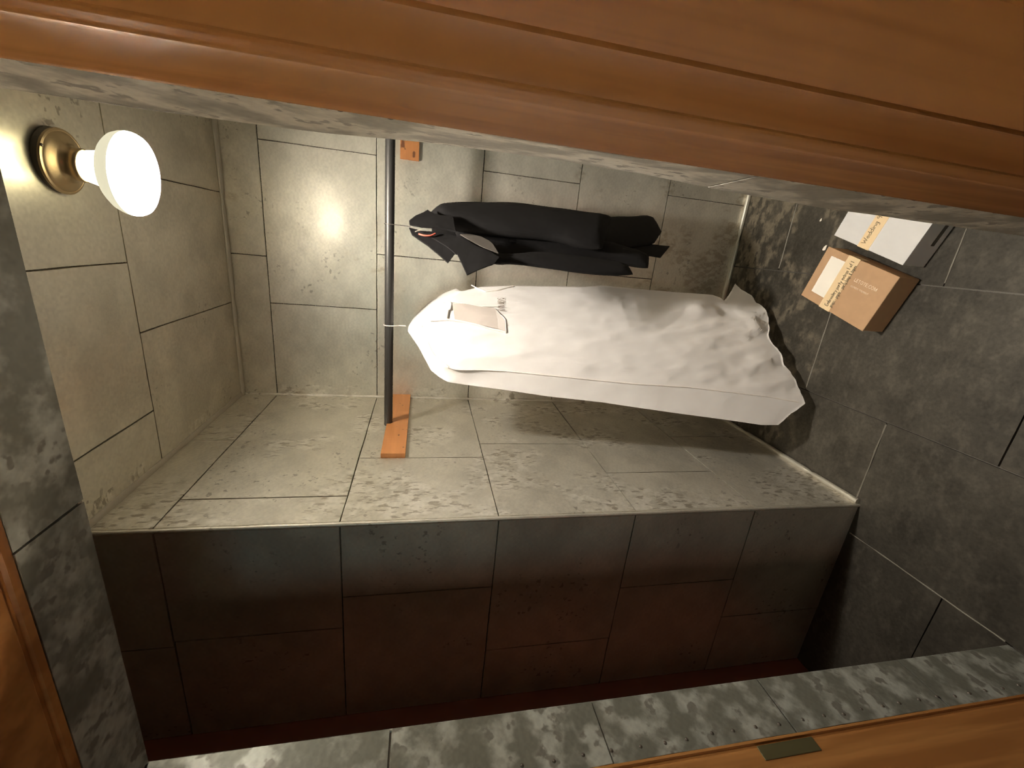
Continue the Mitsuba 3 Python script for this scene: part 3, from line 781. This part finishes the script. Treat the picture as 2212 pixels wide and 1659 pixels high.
def jacket():
    k = 'black_jacket'
    tag(k, 'black wool jacket with notched lapels hanging from the rod', 'jacket')

    def loft(rows, t, thick, seed, n=46, ring=28, wr=0.006):
        R = smooth_curve(rows, n)
        an = np.linspace(0, 2 * math.pi, ring, endpoint=False)
        c, s = np.cos(an), np.sin(an)
        A, B = R[:, :2], R[:, 2:]
        mid, half = (A + B) / 2, (A - B) / 2
        cc = np.sign(c) * np.abs(c) ** 0.8
        Q = mid[:, None] + half[:, None] * cc[None, :, None]
        wd = np.linalg.norm(half, axis=1)
        end = np.clip(np.minimum(np.arange(n), n - 1 - np.arange(n)) / 3.0, 0, 1) ** 0.5
        tt = t + np.minimum(thick, wd * 0.9)[:, None] * (0.3 + 0.7 * end)[:, None] * s[None]
        P = JK(Q[..., 0], Q[..., 1], tt)
        q = np.stack([Q[..., 0] * 20, Q[..., 1] * 4, tt * 14], -1)
        nrm = JK(0, 0, 1) - JK(0, 0, 0)
        P = P + nrm * (wr * 2 * (meshkit.fbm(q + seed, 3, seed) - 0.5))[..., None]
        V = np.vstack([P.reshape(-1, 3), P[0].mean(0), P[-1].mean(0)])
        F = grid_faces(n, ring, True)
        caps = [(n * ring, (j + 1) % ring, j) for j in range(ring)] + [(n * ring + 1, (n - 1) * ring + j, (n - 1) * ring + (j + 1) % ring) for j in range(ring)]
        m = trimesh.Trimesh(V, np.vstack([F, caps]), process=False)
        if m.volume < 0:
            m.invert()
        return m

    def leaf(poly, t, thick, bend=0.0):
        from shapely.geometry import Polygon
        pg = Polygon(poly).buffer(0)
        cs = trimesh.creation.extrude_polygon(pg, thick, engine='earcut')
        cs = cs.subdivide_to_size(0.02)
        V = np.array(cs.vertices)
        c = V[:, :2].mean(0)
        w = JK(V[:, 0], V[:, 1], t + V[:, 2] - bend * ((V[:, 0] - c[0]) / 0.1) ** 2 + 0.004 * (meshkit.fbm(np.c_[V[:, :2] * 18, V[:, 0] * 0], 2, 4) - 0.5))
        m = trimesh.Trimesh(w, cs.faces, process=False)
        return m

    back = [(0.10, 1.735, -0.06, 1.735), (0.185, 1.713, -0.031, 1.702), (0.209, 1.652, -0.063, 1.635), (0.249, 1.491, -0.071, 1.489), (0.270, 1.267, -0.027, 1.280), (0.271, 1.017, -0.001, 1.047), (0.271, 0.897, 0.020, 0.941), (0.295, 0.757, 0.066, 0.794), (0.318, 0.627, 0.094, 0.709), (0.209, 0.598, 0.117, 0.665)]
    vent = [(0.102, 1.059, -0.012, 1.079), (0.112, 0.870, -0.012, 0.898), (0.113, 0.748, 0.023, 0.771), (0.117, 0.675, 0.028, 0.712), (0.119, 0.573, 0.023, 0.655)]
    low = [(0.089, 1.666, -0.135, 1.605), (0.089, 1.566, -0.125, 1.555), (0.049, 1.447, -0.159, 1.452), (0.038, 1.324, -0.142, 1.343), (0.028, 1.198, -0.142, 1.212), (0.030, 0.978, -0.098, 1.004), (0.002, 0.859, -0.097, 0.880), (-0.031, 0.761, -0.107, 0.779)]
    frnt = [(-0.163, 1.537, -0.239, 1.511), (-0.182, 1.483, -0.234, 1.469), (-0.181, 1.424, -0.227, 1.419), (-0.151, 1.300, -0.233, 1.301), (-0.151, 1.141, -0.242, 1.143), (-0.156, 1.015, -0.241, 1.029), (-0.169, 0.926, -0.227, 0.913)]
    slv = [(-0.005, 1.754, -0.027, 1.748), (0.033, 1.718, -0.044, 1.717), (0.061, 1.662, -0.067, 1.658), (0.091, 1.536, -0.071, 1.549), (0.117, 1.394, -0.074, 1.426), (0.119, 1.212, -0.070, 1.253), (0.114, 1.083, -0.095, 1.135), (0.117, 0.938, -0.100, 1.030)]
    put('back_panel', loft(back, -0.04, 0.020, 1), 'black_wool', k, smooth=60)
    put('vent_flap', loft(vent, -0.05, 0.006, 2), 'black_wool', k, smooth=60)
    put('side_panel', loft(low, 0.0, 0.03, 3), 'black_wool', k, smooth=60)
    put('front_panel', loft(frnt, 0.06, 0.016, 4), 'black_wool', k, smooth=60)
    put('sleeve', loft(slv, 0.07, 0.045, 5, wr=0.008), 'black_wool', k, smooth=60)
    collar = [(-0.121, 1.823), (-0.085, 1.799), (-0.059, 1.771), (-0.039, 1.756), (-0.049, 1.749), (-0.060, 1.731), (-0.067, 1.708), (-0.063, 1.669), (-0.075, 1.659), (-0.143, 1.653), (-0.151, 1.649), (-0.143, 1.683), (-0.142, 1.726), (-0.145, 1.776), (-0.139, 1.820)]
    put('collar', leaf(collar, 0.116, 0.006, 0.006), 'black_wool', k, smooth=40)
    put('collar_leaf', leaf([(-0.122, 1.823), (-0.161, 1.811), (-0.187, 1.782), (-0.210, 1.753), (-0.288, 1.679), (-0.236, 1.651), (-0.200, 1.683), (-0.169, 1.726), (-0.131, 1.787)], 0.090, 0.005, 0.004), 'black_wool', k, smooth=40)
    put('lapel', leaf([(-0.247, 1.652), (-0.248, 1.644), (-0.346, 1.611), (-0.321, 1.575), (-0.282, 1.511), (-0.244, 1.487), (-0.221, 1.519), (-0.200, 1.566), (-0.166, 1.612), (-0.148, 1.649), (-0.139, 1.727), (-0.142, 1.790), (-0.180, 1.726), (-0.212, 1.684)], 0.096, 0.005, 0.003), 'black_wool', k, smooth=40)
    put('lining', leaf([(-0.135, 1.631), (-0.127, 1.595), (-0.136, 1.549), (-0.153, 1.520), (-0.169, 1.507), (-0.218, 1.488), (-0.197, 1.541), (-0.168, 1.588)], 0.093, 0.004), 'grey_lining', k, smooth=40)
    labels[k + '__lining'] = {'label': 'grey-brown lining strip'}
    rb = np.array([(-0.170, 1.787), (-0.176, 1.765), (-0.172, 1.742), (-0.159, 1.726)])
    put('hanger_loop', tube(smooth_curve(JK(rb[:, 0], rb[:, 1], np.full(4, 0.108)), 20), 0.0032, 8), 'coral', k, smooth=60)
    labels[k + '__hanger_loop'] = {'label': 'coral red loop'}
    tg = np.array([(-0.165, 1.799), (-0.158, 1.790), (-0.152, 1.777)])
    put('neck_tag', tube(JK(tg[:, 0], tg[:, 1], np.full(3, 0.112)), 0.0017, 6), 'paper_label', k, smooth=60)
    labels[k + '__neck_tag'] = {'label': 'small white tag'}


jacket()
hook('hanger_hook', 0.034, 'wire', 'thin dark wire hanger hook over the rod above the black jacket', 0.0016, 1.822)

# ------------------------------------------------------------------ boxes
STROKES = {  # single-line handwriting on a unit em: lists of polylines, advance
    'W': ([[(0, 1), (.2, 0), (.4, .7), (.6, 0), (.8, 1)]], .9), 'e': ([[(0, .3), (.4, .32), (.35, .55), (.15, .55), (.02, .3), (.12, .03), (.4, .08)]], .5), 'd': ([[(.4, .5), (.15, .5), (0, .25), (.15, 0), (.4, .15)], [(.42, 1), (.42, 0)]], .52),
    'i': ([[(.1, .5), (.1, 0)], [(.1, .72), (.11, .76)]], .25), 'n': ([[(0, .5), (.02, 0)], [(.02, .35), (.2, .52), (.34, .4), (.36, 0)]], .48), 'g': ([[(.36, .5), (.1, .48), (0, .25), (.15, .02), (.36, .2)], [(.37, .5), (.36, -.3), (.1, -.35)]], .5),
    '9': ([[(.38, .8), (.15, 1), (0, .75), (.15, .55), (.38, .75), (.34, 0)]], .5), '1': ([[(.1, 1), (.1, 0)]], .28), '3': ([[(0, .9), (.25, 1), (.34, .75), (.14, .55), (.36, .35), (.25, .02), (0, .1)]], .48),
    '8': ([[(.2, .52), (.04, .75), (.2, 1), (.36, .75), (.2, .52), (.02, .25), (.2, 0), (.38, .25), (.2, .52)]], .5), ' ': ([], .35), 'E': ([[(.4, 1), (0, 1), (0, 0), (.42, 0)], [(0, .52), (.32, .52)]], .55),
    'm': ([[(0, .5), (0, 0)], [(0, .35), (.16, .52), (.26, .4), (.27, 0)], [(.27, .35), (.42, .52), (.53, .4), (.54, 0)]], .66), 'b': ([[(0, 1), (0, 0), (.25, 0), (.38, .25), (.22, .5), (0, .4)]], .5), 'r': ([[(0, .5), (0, 0)], [(0, .3), (.12, .5), (.28, .48)]], .38),
    'o': ([[(.2, .5), (0, .25), (.2, 0), (.4, .25), (.2, .5)]], .5), 'y': ([[(0, .5), (.18, .05)], [(.38, .5), (.1, -.35)]], .46), 'p': ([[(0, .5), (0, -.35)], [(0, .4), (.25, .52), (.38, .25), (.2, 0), (0, .1)]], .5), 'a': ([[(.36, .5), (.12, .5), (0, .25), (.12, 0), (.34, .15)], [(.38, .5), (.38, 0)]], .5),
    't': ([[(.15, .9), (.15, 0), (.3, 0)], [(0, .55), (.32, .55)]], .42), 's': ([[(.34, .45), (.1, .5), (.06, .32), (.3, .2), (.26, 0), (0, .05)]], .44), 'x': ([[(0, .5), (.36, 0)], [(.36, .5), (0, 0)]], .46), 'f': ([[(.34, .95), (.16, .9), (.14, 0)], [(0, .5), (.3, .5)]], .4),
    '-': ([[(0, .3), (.3, .3)]], .42), '&': ([[(.4, 0), (.05, .75), (.2, .95), (.3, .75), (.02, .25), (.18, 0), (.4, .3)]], .5)}


def writing(text, h, length, r):
    """Handwriting in the xy plane from the origin along +x, letters h tall, squeezed to the length."""
    x, out = 0.0, []
    for ch in text:
        st, adv = STROKES[ch]
        out += [np.array([(x + a, b) for a, b in s]) for s in st]
        x += adv
    k = length / x
    return cat_(*[tube(np.c_[resample(s * [k, h], max(5, 3 * len(s))), np.zeros(max(5, 3 * len(s)))], r, 4) for s in out])


def set_mesh(m, ox, oy, oz, ax, ay):
    """Lays a mesh drawn in its own xy plane onto a box top: x along ax, y along ay (2-D directions in the box's frame)."""
    M = np.eye(4)
    M[:2, 0], M[:2, 1], M[:3, 3] = ax, ay, (ox, oy, oz)
    m.apply_transform(M)
    return m


def placed(cx, cy, deg):
    M = trimesh.transformations.rotation_matrix(math.radians(deg), (0, 0, 1))
    M[:2, 3] = cx, cy
    return M


def cardboard_box():
    k = 'cardboard_box'
    tag(k, 'brown cardboard mailing box with white lettering and a taped label on the floor', 'box')
    M = placed(-0.030, 1.4615, -16.8)
    w, d, h = 0.217, 0.338, 0.097
    b = rounded_box(w, d, h, 0.004, 8)
    b.apply_translation((0, 0, h / 2 + 0.004))
    put('body', move(b, M), 'cardboard', k, smooth=30)
    lid = rounded_box(w + 0.003, d + 0.002, 0.006, 0.0025, 8)
    lid.apply_translation((0, 0, h + 0.0025))
    put('lid', move(lid, M), 'cardboard', k, smooth=30)
    top = h + 0.0057
    lb = box(-0.073, 0.083, 0.055, 0.131, top, top + 0.0005)
    put('address_label', move(lb, M), 'paper_label', k)
    labels[k + '__address_label'] = {'label': 'white paper label'}
    tp = cat_(box(-w / 2 - 0.003, w / 2 + 0.003, 0.002, 0.058, top + 0.0006, top + 0.0011), box(w / 2 + 0.0016, w / 2 + 0.0022, 0.002, 0.058, 0.06, top + 0.001), box(-w / 2 - 0.0026, -w / 2 - 0.0016, 0.002, 0.058, 0.06, top + 0.001))
    put('tape_strip', move(tp, M), 'tape', k)
    t1 = meshkit.text_mesh('LETOTE.COM', 0.0125, 0.0004)
    t1.apply_scale((0.105 / t1.bounds[1, 0], 1, 1))
    put('lettering', move(set_mesh(t1, 0.034, -0.020, top, (0, -1), (1, 0)), M), 'white_ink', k)
    t2 = meshkit.text_mesh('EXPRESS YOURSELF', 0.0062, 0.0004)
    t2.apply_scale((0.084 / t2.bounds[1, 0], 1, 1))
    put('lettering', move(set_mesh(t2, 0.011, -0.020, top, (0, -1), (1, 0)), M), 'white_ink', k)
    for key in (k + '__lettering', k + '__lettering_001'):
        labels[key] = {'label': 'white printed lettering'}
    put('handwriting', move(set_mesh(writing('Embroidery party extras 1 of 1', 0.017, 0.190, 0.0011), -0.094, 0.020, top + 0.0012, (1, 0), (0, 1)), M), 'pen_ink', k)
    put('handwriting', move(set_mesh(writing('props - paper - party bags & tapes', 0.015, 0.176, 0.0010), -0.090, 0.001, top + 0.0012, (1, 0), (0, 1)), M), 'pen_ink', k)


def white_box():
    k = 'white_box'
    tag(k, 'white cardboard box with a yellowish tape strip lettered Wedding on the floor', 'box')
    ex, ey = np.array([math.cos(math.radians(-18.2)), math.sin(math.radians(-18.2))]), np.array([-math.sin(math.radians(-18.2)), math.cos(math.radians(-18.2))])
    w, d, h = 0.30, 0.326, 0.097
    c = np.array([0.067, 1.273]) + ex * w / 2 + ey * d / 2
    M = placed(c[0], c[1], -18.2)
    b = rounded_box(w, d, h, 0.003, 8)
    b.apply_translation((0, 0, h / 2 + 0.004))
    put('body', move(b, M), 'white_card', k, smooth=30)
    lid = rounded_box(w + 0.001, d + 0.001, 0.004, 0.0018, 8)
    lid.apply_translation((0, 0, h + 0.0035))
    put('lid', move(lid, M), 'white_card', k, smooth=30)
    top = h + 0.0056
    put('tape_strip', move(cat_(box(-w / 2 - 0.001, w / 2 + 0.001, -0.012, 0.040, top, top + 0.0005), box(-w / 2 - 0.0022, -w / 2 - 0.0012, -0.012, 0.040, 0.05, top)), M), 'tape', k)
    put('handwriting', move(set_mesh(writing('Wedding 9 1 3 18', 0.019, 0.165, 0.0010), -w / 2 + 0.014, 0.013, top + 0.0006, (1, 0), (0, 1)), M), 'pen_ink', k)
    labels[k + '__handwriting'] = {'label': 'pencilled word Wedding and a date'}
    put('side_slot', move(box(-0.075, w / 2 - 0.02, -d / 2 - 0.0012, -d / 2 + 0.001, 0.030, 0.044), M), 'dark_backing', k)


cardboard_box()
white_box()

# flakes of old paint lying on the floor between the clothes and the boxes
for x, y, k, label in ((0.125, 1.700, 1.25, 'largest pale flake on the metal floor beyond the cardboard box'),
                       (0.082, 1.690, 0.85, 'pale flake on the metal floor, the one nearest the labelled edge of the cardboard box'),
                       (0.245, 1.765, 0.75, 'small pale flake on the metal floor, the one nearest the right door jamb')):
    a = np.sort(rng.uniform(0, 2 * math.pi, 8))
    r = k * rng.uniform(0.006, 0.008, 8)
    f = extrude(np.c_[1.5 * r * np.cos(a), r * np.sin(a)], 0.0015)
    f.apply_transform(placed(x, y, rng.uniform(0, 180)))
    f.apply_translation((0, 0, 0.0055))
    key = put('paint_flake', f, 'paper_label')
    tag(key, label, 'flake', group='pale flakes on the floor')
